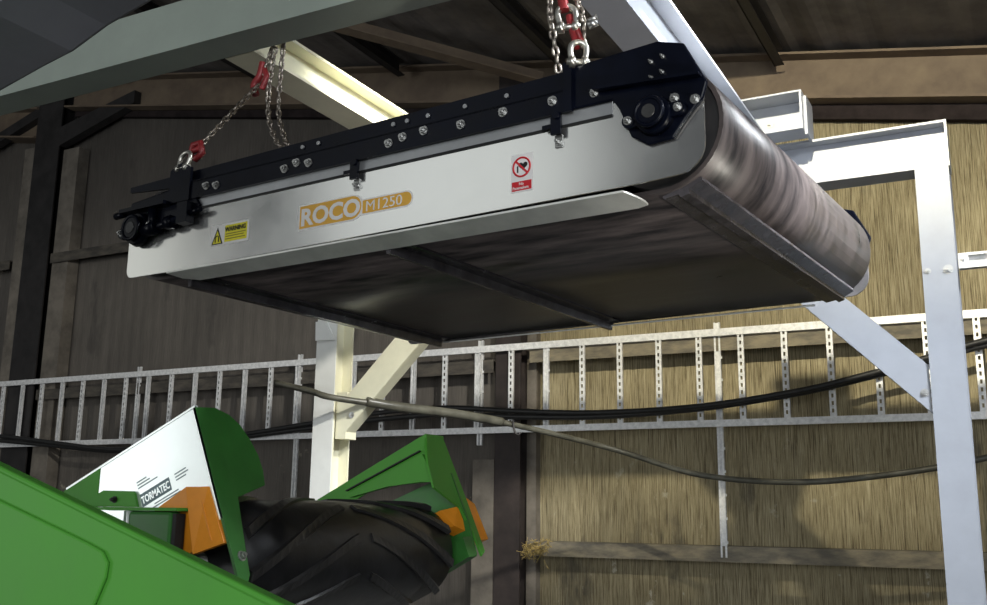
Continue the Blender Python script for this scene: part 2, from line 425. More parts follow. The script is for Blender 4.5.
# beams running back from the front beam
lab(MB().hbeam((-2.241, 2.385, 3.166), (-2.241, 4.66, 3.166), (1, 0, 0), .126, .132).build('beam', M['cream'], FR), 'left cream beam running back')
lab(MB().hbeam((-1.016, 2.385, 3.210), (-1.016, 4.60, 3.210), (1, 0, 0), .128, .216).build('beam', P_, FR), 'right grey beam running back')
# front beam and its own posts at the far sides
lab(MB().box((-4.6, 2.252, 3.099), (1.05, 2.260, 3.271)).box((-4.6, 2.260, 3.099), (1.05, 2.380, 3.109)).box((-4.6, 2.260, 3.261), (1.05, 2.380, 3.271)).build('beam', M['green_grey'], FR), 'grey green front beam at the top left')
for x in (-4.53, .98): MB().hbeam((x, 2.316, 0), (x, 2.316, 3.10), (1, 0, 0), W, .15).build('post', M['green_grey'], FR)
# knee braces: plate channel facing the camera
def brace(sg, xb, mtl):
    # outer line starts on the post at z 2.04 and climbs at 45 degrees to the beam
    p = [(xb, 2.040), (xb-sg*1.068, 3.108), (xb-sg*.868, 3.108), (xb, 2.240)]
    mb = MB(); mb.prism([(x, YR-.060, z) for x, z in p], (0, .008, 0))
    for a, b in ((p[0], p[1]), (p[3], p[2])):
        o = .004 if a is p[0] else -.004
        mb.bar((a[0], YR-.012, a[1]+o), (b[0], YR-.012, b[1]+o), (0, 1, 0), (sg*.7, 0, .7), .08, .008)
    return mb.build('knee_brace', mtl, FR)
brace(1, -.352, P_); brace(-1, -3.360, M['cream'])
MB().box((-3.431, YR-.06, 2.00), (-3.360, YR+.04, 2.26)).build('brace_plate', M['cream'], FR)
MB().bolt((-.375, YR-.060, 2.125), (0, -1, 0), .012).build('bolt', M['bolt'], FR)
MB().bolt((-3.325, YR-.060, 2.13), (0, -1, 0), .012).build('bolt', M['bolt'], FR)
MB().bolt((-.245, YR-.075, 2.645), (0, -1, 0), .014).build('bolt', M['strip'], FR)
MB().bolt((-.325, YR-.075, 2.645), (0, -1, 0), .009).build('bolt', M['strip'], FR)
lab(MB().prism([(-3.575, 4.57, 2.67), (-3.50, 4.57, 2.67), (-3.435, 4.57, 2.555), (-3.57, 4.57, 2.56)], (0, .013, 0)).build('lit_patch', M['white'], FR), 'white plate standing in for a lit patch high on the left post')  # white plate put in for a lit patch on the post
# short open channel stub on the right grey beam
mb = MB()
ya = 4.44; x0, x1, z0, z1 = -1.06, -.785, 3.322, 3.508
mb.box((x0, ya, z0), (x1, ya+.14, z0+.008)); mb.box((x0, ya, z1-.008), (x1, ya+.14, z1)); mb.box((x1-.010, ya, z0+.008), (x1, ya+.14, z1-.008)); mb.box((x0, ya+.132, z0+.008), (x1-.010, ya+.14, z1-.008))
mb.box((x1, ya+.05, z0-.012), (x1+.012, ya+.20, z1-.012))
lab(mb.build('channel_stub', P_, FR), 'short white channel stub beside the right beam')
MB().bolt((-.960, ya+.132, 3.42), (0, -1, 0), .014).build('bolt', M['bolt'], FR)
# strut rail leaving the right post
mb = MB(); ya = YR-.05
mb.box((-.204, ya, 2.650), (2.1, ya+.004, 2.678)); mb.box((-.204, ya, 2.705), (2.1, ya+.004, 2.716)); mb.box((-.204, ya, 2.678), (-.165, ya+.004, 2.705))
mb.box((-.204, ya+.004, 2.712), (2.1, ya+.04, 2.716)); mb.box((-.204, ya+.004, 2.650), (2.1, ya+.04, 2.654)); mb.box((-.204, ya+.036, 2.654), (2.1, ya+.04, 2.712))
mb.bolt((-.185, ya, 2.69), (0, -1, 0), .008)
lab(mb.build('strut_rail', M['galv'], FR), 'galvanised slotted rail leaving the right post')

# grey hose hung behind the magnet
hp = [(-3.76, 4.47, 2.315), (-3.50, 4.46, 2.255), (-3.36, 4.48, 2.215), (-3.10, 4.75, 2.18), (-2.92, 5.1, 2.165)]
from_px = [(-2.92, 5.1, 2.165), (-2.70, 5.55, 2.118), (-2.30, 6.0, 2.005), (-1.76, 6.0, 1.846), (-1.18, 6.0, 1.802), (-.64, 6.0, 1.849), (-.19, 6.0, 1.93), (.6, 6.0, 2.10)]
pts = smooth_path(hp + from_px[1:])
t = thing('hose', (-2.3, 6, 1.8), 'long grey green hose sagging from the left post across the back wall', 'hose')
MB().tube(pts, .018, 10).build('hose_tube', M['hose'], t)
lab(MB().tube(smooth_path([(-3.22, 4.60, 2.20), (-3.10, 4.75, 2.18), (-2.92, 5.1, 2.165), (-2.78, 5.38, 2.14)]), .027, 10).build('sleeve', M['hose'], t), 'thicker sleeve on the hose')
MB().tube([(-2.74, 5.44, 2.155), (-2.73, 5.44, 2.10), (-2.72, 5.44, 2.075), (-2.70, 5.44, 2.065), (-2.685, 5.44, 2.08)], .007, 8).build('hanger_hook', M['dark'], t)

# ================================================================== the overband magnet
TH = -.095
U = Vector((math.cos(TH), math.sin(TH), 0)); V = Vector((-math.sin(TH), math.cos(TH), 0))
mloc = U*-1.70 + V*2.615 + Vector((0, 0, 2.29))
MG = thing('overband_magnet', mloc, 'long stainless overband magnet with black rubber belt hanging from chains', 'magnet', TH)
B0, B1 = -.665, .775     # outer face of the near side panel
# belt: stadium profile
def stadium(aL, aR, zc, r, n=20):
    P = []
    for k in range(n+1):
        th = -PI/2 + PI*k/n; P.append((aR+r*math.cos(th), zc+r*math.sin(th)))
    for k in range(n+1):
        th = PI/2 + PI*k/n; P.append((aL+r*math.cos(th), zc+r*math.sin(th)))
    return P
ZC, RB = .172, .152
aL, aR = -.885, .820
mb = MB(); outer = stadium(aL, aR, ZC, RB); inner = stadium(aL, aR, ZC, RB-.010)
b0, b1 = -.600, .730
vs = [[mb.bm.verts.new((a, b, z)) for a, z in pr] for pr, b in ((outer, b0), (outer, b1), (inner, b1), (inner, b0))]
n = len(outer)
for i in range(4):
    for j in range(n):
        f = mb.bm.faces.new((vs[i][j], vs[i][(j+1) % n], vs[(i+1) % 4][(j+1) % n], vs[(i+1) % 4][j])); f.smooth = i in (0, 2)
belt = mb.build('belt', M['rubber'], MG, local=True)
# cleats on the belt
def cleat(name_a, ang=None):
    mb = MB()
    if ang is None:
        a = name_a
        mb.prism([(a-.045, b0+.01, ZC-RB), (a+.045, b0+.01, ZC-RB), (a+.045, b0+.01, ZC-RB-.006), (a+.010, b0+.01, ZC-RB-.010), (a+.006, b0+.01, ZC-RB-.034), (a-.006, b0+.01, ZC-RB-.034), (a-.010, b0+.01, ZC-RB-.010), (a-.045, b0+.01, ZC-RB-.006)], (0, b1-b0-.02, 0))
    else:
        th = math.radians(ang); cx, cz = name_a, ZC
        er = Vector((math.cos(th), 0, math.sin(th))); et = Vector((-math.sin(th), 0, math.cos(th)))
        c = Vector((cx, b0+.01, cz)) + er*(RB-.002)
        mb.prism([c-et*.05, c+et*.05, c+et*.048+er*.007, c+et*.014+er*.012, c+et*.010+er*.022, c-et*.010+er*.022, c-et*.014+er*.012, c-et*.048+er*.007], (0, b1-b0-.02, 0))
    return mb.build('cleat', M['cleat'], belt, local=True)
cleat(-.755); cleat(.030); cleat(aR, -72)
# drums and magnet core inside the belt
MB().cyl((aR, -.59, ZC), (aR, .72, ZC), RB-.012, 28).build('drum', M['dark'], MG, local=True)
MB().cyl((aL, -.59, ZC), (aL, .72, ZC), RB-.012, 28).build('drum', M['dark'], MG, local=True)
MB().box((-.62, -.58, .035), (.55, .58, .30)).build('magnet_core', M['dark'], MG, local=True)
# side panels (near one and far one)
def rr(cx, cz, r, a0, a1, n=6):
    return [(cx+r*math.cos(math.radians(a0+(a1-a0)*k/n)), cz+r*math.sin(math.radians(a0+(a1-a0)*k/n))) for k in range(n+1)]
panel = rr(-.940, .045, .025, 180, 270) + [(-.78, .018), (.80, .028)] + rr(.888, .096, .064, 270, 360, 10) + [(.952, .232), (.70, .232), (.70, .205), (-.965, .198)]
for sg in (-1, 1):
    b = B0 if sg < 0 else B1-.006
    MB().prism([(a, b, z) for a, z in panel], (0, .006, 0)).build('side_panel', M['steel'] if sg < 0 else M['back'], MG, local=True)
    # folded lip under the panel
    lp = [(-.775, 0), (.757, 0)] + [(.757+.03*math.sin(k*PI/12), .095*(k/6.0)) for k in range(1, 7)] + [(.76, .105), (-.70, .095), (-.75, .06)]
    bb = B0 if sg < 0 else B1
    MB().prism([(a, bb - sg*o*.72, .014-.17*o) for a, o in lp], (0, 0, .005)).build('panel_lip', M['lip'], MG, local=True)
    # dull strip above the panel
    b = B0-.002 if sg < 0 else B1-.004
    MB().box((-.93, b, .203), (.735, b+.006, .245)).build('top_strip', M['strip'], MG, local=True)
    b = B0-.003 if sg < 0 else B1-.003
    MB().box((-.95, b, .1965), (.735, b+.006, .2030)).build('gap_line', M['ink'], MG, local=True)  # black strip drawn for the dark gap above the panel
    # black bolted rail: lower bar and leaning top flange
    y0 = B0-.016 if sg < 0 else B1+.004
    mb = MB(); mb.box((-.76, y0, .229), (.628, y0+.012, .284)); mb.box((-.76, min(y0, y0+sg*-.03), .279), (.628, max(y0+.012, y0-sg*.03), .286))
    mb.build('rail_bar', M['black'], MG, local=True)
    y1 = B0+.002 if sg < 0 else B1-.012
    MB().prism([(-.985, y1, .305), (-.74, y1, .283), (.64, y1, .287), (.64, y1, .338), (-.74, y1, .325), (-.985, y1, .322)], (0, .010, 0)).build('top_rail', M['black'], MG, local=True)
    # lifting lug plates
    for a0, a1 in ((-.765, -.672), (.618, .640)):
        yb = B0-.022 if sg < 0 else B1+.012
        MB().prism([(a0, yb, .226), (a1, yb, .226), (a1, yb, .330), ((a0+a1)/2+.012, yb, .348), ((a0+a1)/2-.012, yb, .348), (a0, yb, .330)], (0, .010, 0)).build('lifting_lug', M['black'], MG, local=True)
    # right end plate
    ep = [(.625, .232), (.625, .338), (.852, .348), (.914, .328), (.966, .226), (.955, .192), (.915, .150), (.885, .112), (.825, .108), (.785, .135), (.757, .205), (.74, .232)]
    yb = B0-.012 if sg < 0 else B1+.002
    MB().prism([(a, yb, z) for a, z in ep], (0, .010, 0)).build('end_plate', M['black'], MG, local=True, bevel=.004)
    # upper fold of the end plate
    MB().bar((.70, yb+sg*.012, .262), (.955, yb+sg*.012, .240), (0, 1, 0), (0, 0, 1), .02, .006).build('end_fold', M['black'], MG, local=True)
    # left end block
    ep = [(-.985, .175), (-.955, .262), (-.76, .278), (-.66, .245), (-.63, .205), (-.70, .170), (-.80, .155), (-.90, .145)]
    MB().prism([(a, yb, z) for a, z in ep], (0, .010, 0)).build('end_plate', M['black'], MG, local=True, bevel=.004)
# bearings on the near and the far side
def bearing(a, z, sg, r):
    c = Vector((a, -.677 if sg < 0 else .787, z)); n = Vector((0, sg, 0))
    mb = MB()
    mb.tube([c, c+n*.022], [r*1.35, r*1.2], 24); mb.tube([c+n*.022, c+n*.038], [r*.95, r*.9], 24)
    mb.disc_ring(c+n*.036, n, r*.92, r*.16)
    for s2 in (-1, 1): mb.tube([c+Vector((s2*r*1.75, 0, s2*r*.1)), c+Vector((s2*r*1.75, 0, s2*r*.1))+n*.016], [r*.5, r*.45], 14); mb.bar(c+n*.007, c+Vector((s2*r*1.75, 0, s2*r*.1))+n*.007, n, (0, 0, 1), .014, r*.95)
    br = mb.build('bearing', M['black'], MG, local=True)
    mb = MB(); mb.tube([c+n*.030, c+n*.041], [r*.5, r*.45], 16); mb.build('shaft_end', M['shaft'], br, local=True)
    for s2 in (-1, 1): MB().bolt(c+Vector((s2*r*1.75, 0, s2*r*.1))+n*.016, n, .007).build('bearing_bolt', M['bolt'], br, local=True)
for sg in (-1, 1):
    bearing(.845, .170, sg, .034); bearing(-.900, .165, sg, .040)
# belt tensioner rods at the left
for sg in (-1, 1):
    mb = MB(); y = -.690 if sg < 0 else .800
    mb.cyl((-.90, y, .150), (-.66, y, .172), .012, 12); mb.cyl((-.86, y, .154), (-.80, y, .160), .022, 14); mb.cyl((-.76, y, .163), (-.73, y, .165), .021, 6)
    mb.box((-.70, y-.015, .150), (-.655, y+.015, .215)); mb.cyl((-.655, y, .180), (-.610, y, .186), .008, 10)
    mb.box((-.97, y-.02, .222), (-.76, y+.012, .234)); mb.cyl((-1.01, y, .222), (-.965, y, .224), .011, 10)
    mb.cyl((-.83, y, .15), (-.83, y, .22), .014, 10)
    mb.build('belt_tensioner', M['black'], MG, local=True)
# latches on the near side
for a in (-.030, .588):
    mb = MB(); y = B0-.010
    mb.box((a-.03, y-.006, .196), (a+.012, y, .206)); mb.box((a-.006, y-.008, .178), (a+.020, y, .222)); mb.cyl((a+.010, y, .224), (a+.010, y-.014, .224), .010, 12)
    la = mb.build('latch', M['black'], MG, local=True)
    mb = MB(); mb.box((a-.002, B0-.004, .150), (a+.017, B0, .180)); mb.bolt((a+.008, B0-.004, .163), (0, -1, 0), .006); mb.build('latch_keeper', M['bolt'], la, local=True)
# bolts
for a, z in ((-.601, .258), (-.557, .252), (-.279, .252), (-.234, .262), (-.188, .253), (.095, .254), (.141, .262), (.209, .266), (.325, .258), (.449, .264), (.587, .262)):
    MB().bolt((a, B0-.016, z), (0, -1, 0), .0085).build('bolt', M['bolt'], MG, local=True)
for a, z in ((.695, .259), (.838, .300), (.866, .306), (.838, .262), (.864, .270), (.891, .203), (.938, .190)):
    MB().bolt((a, B0-.012, z), (0, -1, 0), (.0075 if z < .26 else .0032)).build('bolt', M['bolt'], MG, local=True)
for a in (-.23, -.17, .095, .141, .209, .325, .449):
    MB().tube([(a, B0+.002, .312), (a, B0-.004, .312)], .006, 8).build('bolt', M['strip'], MG, local=True)

# ---- stickers on the near panel
def face_m(a, z, dy=.0006): return Matrix.Translation((a, B0-dy, z)) @ Matrix.Rotation(PI/2, 4, 'X')
def plate(mb, pts, d0, d1): return mb.prism([(a, B0-d0, z) for a, z in pts], (0, -(d1-d0), 0))
# warning sticker
sl = .010
wq = [(-.582, .072), (-.427, .066), (-.427, .132), (-.582, .128)]
wl = plate(MB(), [(-.582, .070), (-.427, .070), (-.427, .132), (-.582, .132)], 0, .001).build('warning_label', M['labelw'], MG, local=True)
plate(MB(), [(-.525, .077), (-.433, .077), (-.433, .127), (-.525, .127)], .001, .0014).build('label_field', M['yellow'], wl, local=True)
plate(MB(), [(-.580, .074), (-.532, .074), (-.556, .126)], .001, .0014).build('label_triangle', M['ink'], wl, local=True)
plate(MB(), [(-.574, .077), (-.538, .077), (-.556, .116)], .0014, .0018).build('label_triangle', M['yellow'], wl, local=True)
mb = MB(); A = [(-.563, .081)] + [(-.556+.007*math.cos(math.radians(180-k*30)), .093+.007*math.sin(math.radians(180-k*30))) for k in range(7)] + [(-.549, .081)]
mb.tube([(a, B0-.0022, z) for a, z in A], .0016, 6); mb.build('magnet_symbol', M['ink'], wl, local=True)
text_mesh('WARNING', 'lettering', .0185, face_m(-.523, .108, .0024), M['ink'], wl, .0004, .95, .0006)
mb = MB()
for z, a1 in ((.099, -.438), (.092, -.445), (.084, -.440)): plate(mb, [(-.521, z), (a1, z), (a1, z+.0028), (-.521, z+.0028)], .0014, .0018)
mb.build('small_print', mat('label_dark_yellow', (.30, .26, .02), .6), wl, local=True)
# maker's sticker
g0, g1, zz0, zz1 = -.225, -.005, .070, .138
def capsule(a0, a1, z0, z1, n=10):
    r = (z1-z0)/2
    return [(a0, z0), (a1-r, z0)] + [(a1-r+r*math.sin(PI*k/n), (z0+z1)/2-r*math.cos(PI*k/n)) for k in range(1, n)] + [(a1-r, z1), (a0, z1)]
ml = plate(MB(), capsule(-.230, .002, .068, .140), 0, .0008)
plate(ml, capsule(-.03, .168, .078, .122), 0, .0006)
ml = ml.build('maker_label', M['labelw'], MG, local=True)
plate(MB(), capsule(.0, .163, .082, .118), .0008, .0012).build('label_field', M['gold'], ml, local=True)
plate(MB(), capsule(-.2, .0, .070, .138), .0010, .0013).build('label_edge', M['labelw'], ml, local=True)
plate(MB(), capsule(-.226, -.004, .072, .136), .0013, .0018).build('label_field', M['gold'], ml, local=True)
text_mesh('ROCO', 'lettering', .066, face_m(-.222, .0805, .0026), M['labelw'], ml, .0005, 1.10, .0022)
text_mesh('M1250', 'lettering', .040, face_m(.010, .0862, .0022), M['labelw'], ml, .0005, 1.12, .0)
# prohibition sticker
pa = (.464, .524)
sg_ = plate(MB(), [(.463, .060), (.524, .060), (.524, .154), (.463, .154)], 0, .001).build('prohibition_label', M['labelw'], MG, local=True)
plate(MB(), [(.466, .063), (.521, .063), (.521, .086), (.466, .086)], .001, .0014).build('label_field', M['labelr'], sg_, local=True)
mb = MB(); cc = (.4935, .121)
hp_ = []
for k in range(28):
    s = 2*PI*k/28; hp_.append((cc[0]+.0035+.0125*(16*math.sin(s)**3)/16, cc[1]+.003+.0115*(13*math.cos(s)-5*math.cos(2*s)-2*math.cos(3*s)-math.cos(4*s))/16))
plate(mb, hp_, .001, .0014); plate(mb, [(.480, .108), (.484, .108), (.484, .126), (.480, .124)], .001, .0014)
mb.build('heart_symbol', M['ink'], sg_, local=True)
mb = MB(); mb.disc_ring((cc[0], B0-.002, cc[1]), (0, 1, 0), .0235, .0024, 30); mb.bar((cc[0]-.0165, B0-.0024, cc[1]+.0165), (cc[0]+.0165, B0-.0024, cc[1]-.0165), (0, 1, 0), (.7, 0, .7), .001, .005)
mb.build('prohibition_ring', M['labelr'], sg_, local=True)
text_mesh('No', 'lettering', .010, face_m(.486, .0765, .0016), M['labelw'], sg_, .0003, 1, .0002)
text_mesh('Pacemakers', 'lettering', .0098, face_m(.4685, .0665, .0016), M['labelw'], sg_, .0003, .95, .0002)

# ================================================================== chain slings
def link_mesh(L=.030, w=.021, r=.0042):
    mb = MB(); P = []
    hw = w/2-r; hl = L/2-r
    for k in range(8): a = PI*k/7; P.append((hw*math.cos(a), 0, hl-hw+hw*math.sin(a)))
    for k in range(8): a = PI+PI*k/7; P.append((hw*math.cos(a), 0, -hl+hw+hw*math.sin(a)))
    mb.tube(P, r, 6, True, True)
    return mb
link0 = None
def lay_chain(parent, pts, pitch=.0216, twist=0.):
    """links laid one after another along the path"""
    global link0
    P = smooth_path(pts, 12) if len(pts) > 2 else [Vector(p) for p in pts]
    seg = [0]
    for a, b in zip(P, P[1:]): seg.append(seg[-1]+(b-a).length)
    n = int(seg[-1]/pitch); inv = wm(parent).inverted()
    for i in range(n+1):
        d = i*pitch; j = max(k for k in range(len(seg)) if seg[k] <= d+1e-9); j = min(j, len(P)-2)
        q = P[j].lerp(P[j+1], (d-seg[j])/max(1e-6, seg[j+1]-seg[j])); tg = (P[j+1]-P[j]).normalized()
        rot = tg.to_track_quat('Z', 'Y').to_matrix().to_4x4() @ Matrix.Rotation((PI/2 if i % 2 else 0)+PI/4+twist, 4, 'Z')
        if link0 is None:
            o = link_mesh().build('link', M['chain'], parent, local=True); link0 = o
        else:
            o = link0.copy(); COL.objects.link(o); o.parent = parent
        o.matrix_local = inv @ Matrix.Translation(q) @ rot
def shackle(mb, c, w=.034, h=.055, r=.0065, ax=(1, 0, 0), up=(0, 0, 1)):
    c = Vector(c); x = Vector(ax).normalized(); z = Vector(up).normalized()
    P = [c-x*w/2, c-x*w*.62+z*h*.45] + [c+x*w*.62*math.cos(PI-k*PI/8)+z*(h*.62+w*.55*math.sin(k*PI/8)) for k in range(9)] + [c+x*w*.62+z*h*.45, c+x*w/2]
    mb.tube(smooth_path(P, 3), r, 8)
    mb.cyl(c-x*(w*.5+.012), c+x*(w*.5+.012), r*1.05, 10)
    for s in (-1, 1): mb.tube([c+x*s*w/2-x*.007, c+x*s*w/2+x*.007], r*1.9, 10)
    return mb

# left leg
s1 = thing('chain_sling', (-2.26, 2.19, 2.63), 'left chain sling hooked to the left lug of the magnet with a slack chain tail', 'chain sling')
lug1 = mloc + U*-.718 + V*-.680 + Vector((0, 0, .335))
dirv = Vector((-2.215, 2.47, 3.06)) - (lug1 + Vector((0, .02, .05)))
MB_ = MB(); shackle(MB_, lug1 + Vector((0, 0, 0)), .036, .052, .007, U, (0.15, 0.1, 1)); MB_.build('shackle', M['shackle'], s1)
c1 = lug1 + Vector((.020, .03, .062))
mb = MB(); mb.tube([c1+Vector((-.022, 0, -.012)), c1+Vector((-.012, 0, .022)), c1+Vector((.016, 0, .024)), c1+Vector((.026, 0, -.010)), c1+Vector((.002, 0, -.026))], .011, 8, True, True)
mb.cyl(c1+Vector((-.02, -.0, 0)), c1+Vector((.026, 0, .008)), .010, 10)
mb.build('clevis', M['red'], s1)
mid = Vector((-2.160, 2.40, 2.985))
lay_chain(s1, [c1+Vector((.02, .01, .03)), mid])
mb = MB(); mb.tube(smooth_path([mid+Vector((-.012, 0, -.035)), mid+Vector((-.020, 0, .0)), mid+Vector((.002, 0, .03)), mid+Vector((.012, 0, .075))]), .013, 8); mb.tube(smooth_path([mid+Vector((.012, 0, .06)), mid+Vector((.03, 0, .02)), mid+Vector((.012, 0, -.02))]), .010, 8); mb.build('grab_hook', M['red'], s1)
lay_chain(s1, [mid+Vector((.02, .0, .04)), (-2.105, 2.42, 3.17), (-1.98, 2.46, 3.50)], twist=.3)
lay_chain(s1, [(-2.110, 2.41, 3.10), (-2.125, 2.41, 2.98), (-2.120, 2.41, 2.87), (-2.075, 2.40, 2.775), (-2.02, 2.38, 2.73), (-1.95, 2.36, 2.70)], twist=.5)
lay_chain(s1, [(-2.092, 2.43, 3.12), (-2.097, 2.43, 3.0), (-2.095, 2.43, 2.88), (-2.058, 2.42, 2.79), (-2.02, 2.40, 2.745)], twist=1.0)
# right leg
s2 = thing('chain_sling', (-.88, 2.09, 2.64), 'right chain sling with red hook and zinc shackles at the right lug', 'chain sling')
lug2 = mloc + U*.658 + V*-.676 + Vector((0, 0, .338))
mb = MB(); shackle(mb, lug2 + Vector((-.005, 0, .008)), .030, .056, .0075, (.8, .5, 0), (0.0, .05, 1)); mb.build('shackle', M['shackle'], s2)
c2 = lug2 + Vector((-.012, .01, .062))
mb = MB(); mb.tube(smooth_path([c2+Vector((.002, 0, -.012)), c2+Vector((-.008, 0, .022)), c2+Vector((-.016, 0, .05)), c2+Vector((-.020, 0, .075))]), [.009]*25, 8); mb.tube([c2+Vector((.012, 0, .0)), c2+Vector((.0, 0, .035)), c2+Vector((-.012, 0, .06))], .007, 8); mb.build('clevis', M['red'], s2)
c3 = lug2 + Vector((-.032, .005, .105))
mb = MB(); shackle(mb, c3, .034, .060, .0075, (.95, .3, 0), (-.12, 0, 1)); mb.build('shackle', M['shackle'], s2)
mb = MB(); cb = c3+Vector((.05, .0, -.008)); mb.cyl(cb, cb+Vector((.022, .004, .008)), .010, 6); mb.cyl(cb+Vector((.0, 0, .012)), cb+Vector((.024, 0, .018)), .006, 8); mb.build('shackle_pin', M['bolt'], s2)
c4 = c3 + Vector((-.010, .0, .055))
mb = MB(); mb.tube(smooth_path([c4+Vector((0, 0, -.01)), c4+Vector((-.006, 0, .03)), c4+Vector((-.010, .005, .08)), c4+Vector((-.014, .01, .14))]), .013, 10); mb.build('hook', M['red'], s2)
lay_chain(s2, [c3+Vector((-.040, .03, -.085)), c3+Vector((-.046, .02, -.02)), c3+Vector((-.054, .015, .05)), c3+Vector((-.060, .02, .16)), c3+Vector((-.12, .10, .50))], twist=.2)
lay_chain(s2, [c3+Vector((.034, .01, -.045)), c3+Vector((.034, .012, .01)), c3+Vector((.018, .015, .07)), c3+Vector((.004, .02, .16)), c3+Vector((-.06, .10, .50))], twist=.7)
lay_chain(s2, [c4+Vector((-.014, .01, .13)), c4+Vector((-.08, .09, .46))], twist=.4)

# ================================================================== green conveyor behind
CV = thing('belt_conveyor', (-2.3, 2.5, 0), 'green belt conveyor head with a black chevron belt below the magnet', 'conveyor')
YN, YF = 1.90, 3.02
SL = .465
# near skirt: outer sheet
MB().prism([(-2.30, YN, 1.50), (-2.171, YN, 1.58), (-2.171, YN, 1.706), (-2.30, YN, 1.647)], (0, .008, 0)).build('skirt', M['green'], CV)
ns = lab(MB().prism([(-2.168, YN, 1.50), (-1.86, YN, 1.50), (-1.738, YN, 1.585), (-1.852, YN, 1.855), (-2.168, YN, 1.708)], (0, .008, 0)).build('skirt', M['guard'], CV), 'pale shiny outer skirt sheet')
MB().bar((-2.29, YN+.004, 1.652), (-1.852, YN+.004, 1.857), (0, 1, 0), (-.42, 0, .9), .012, .005).build('skirt_edge', M['guard'], CV)
# curved end plate of the near guard
ENDP = [(-1.852, 1.9, 1.855), (-1.854, 1.973, 1.860), (-1.848, 2.02, 1.846), (-1.838, 2.053, 1.822), (-1.822, 2.078, 1.784), (-1.805, 2.093, 1.745), (-1.788, 2.096, 1.705), (-1.772, 2.088, 1.667), (-1.758, 1.973, 1.634), (-1.720, 1.958, 1.545), (-1.679, 1.943, 1.451), (-1.672, 1.93, 1.435), (-1.672, 1.90, 1.435)]
EN = Vector((.407, 0, .174)).normalized()
MB().prism(ENDP, EN*-.008).build('end_plate', M['shaded_green'], CV)
MB().bolt((-1.698, 1.930, 1.494), EN, .009).build('bolt', M['bolt'], CV)
# near inner skirt
MB().prism([(-2.30, 2.085, 1.45), (-1.80, 2.085, 1.66), (-1.822, 2.085, 1.77), (-2.30, 2.085, 1.60)], (0, .006, 0)).build('skirt', M['shaded_green'], CV)
# far guard
FE = [(-1.856, 3.023, 1.864), (-1.856, 3.133, 1.865), (-1.762, 3.150, 1.644), (-1.690, 3.153, 1.476), (-1.683, 3.119, 1.461), (-1.717, 3.115, 1.54), (-1.753, 3.084, 1.623), (-1.780, 2.953, 1.687), (-1.815, 2.967, 1.768), (-1.845, 3.0, 1.83)]
MB().prism(FE, EN*-.008).build('end_plate', M['green'], CV)
MB().prism([(-2.75, YF, 1.418), (-1.856, YF, 1.864), (-1.815, YF, 1.768), (-1.787, YF, 1.694), (-1.82, YF, 1.708), (-1.98, YF, 1.694), (-2.10, YF, 1.668), (-2.75, YF, 1.33)], (0, .008, 0)).build('skirt', M['green'], CV)
MB().prism([(-2.75, YF, 1.418), (-1.856, YF, 1.864), (-1.860, YF, 1.872), (-2.75, YF, 1.426)], (0, .12, 0)).build('skirt_edge', M['green'], CV)
# inner lip of the far skirt
MB().prism([(-2.16, YF-.002, 1.652), (-1.860, YF-.002, 1.800), (-1.800, YF-.002, 1.705), (-1.86, YF-.002, 1.706), (-2.0, YF-.002, 1.690)], (0, -.018, 0)).build('skirt_lip', M['green'], CV)
MB().bar((-2.18, YF-.008, 1.676), (-1.875, YF-.008, 1.812), (0, 1, 0), (-.42, 0, .9), .014, .004).build('rubber_seal', M['ink'], CV)
MB().prism([(-2.75, YF+.08, 1.36), (-1.80, YF+.08, 1.74), (-1.73, YF+.08, 1.58), (-1.695, YF+.08, 1.465), (-2.75, YF+.08, 1.02)], (0, .008, 0)).build('far_side_plate', M['shaded_green'], CV)
MB().prism([(-1.86, YF+.02, 1.435), (-1.715, YF+.02, 1.525), (-1.690, YF+.02, 1.460), (-1.80, YF+.02, 1.400)], (0, .055, 0)).build('scraper_bracket', M['shaded_green'], CV)
# orange guards
mb = MB(); mb.prism([(-1.95, YN-.012, 1.60), (-1.850, YN-.012, 1.657), (-1.810, YN-.012, 1.657), (-1.755, YN-.012, 1.53), (-1.80, YN-.012, 1.51), (-1.84, YN-.012, 1.49), (-1.95, YN-.012, 1.49)], (0, .010, 0))
lab(mb.build('pulley_guard', M['orange'], CV), 'orange guard plate on the near side')
mb = MB(); mb.prism([(-1.838, YN-.026, 1.655), (-1.787, YN-.004, 1.658), (-1.724, YN-.004, 1.525), (-1.800, YN-.026, 1.497)], (.004, .012, 0))
lab(mb.build('guard_flap', M['orange'], CV), 'bent orange flap on the near side')
mb = MB(); mb.prism([(-1.768, 3.155, 1.655), (-1.757, 3.195, 1.635), (-1.700, 3.195, 1.515), (-1.710, 3.155, 1.512)], EN*-.05)
mb.prism([(-1.80, 3.03, 1.610), (-1.765, 3.09, 1.625), (-1.735, 3.11, 1.540), (-1.760, 3.06, 1.560)], EN*-.05)
lab(mb.build('pulley_guard', M['orange'], CV), 'orange guard plate on the far side')
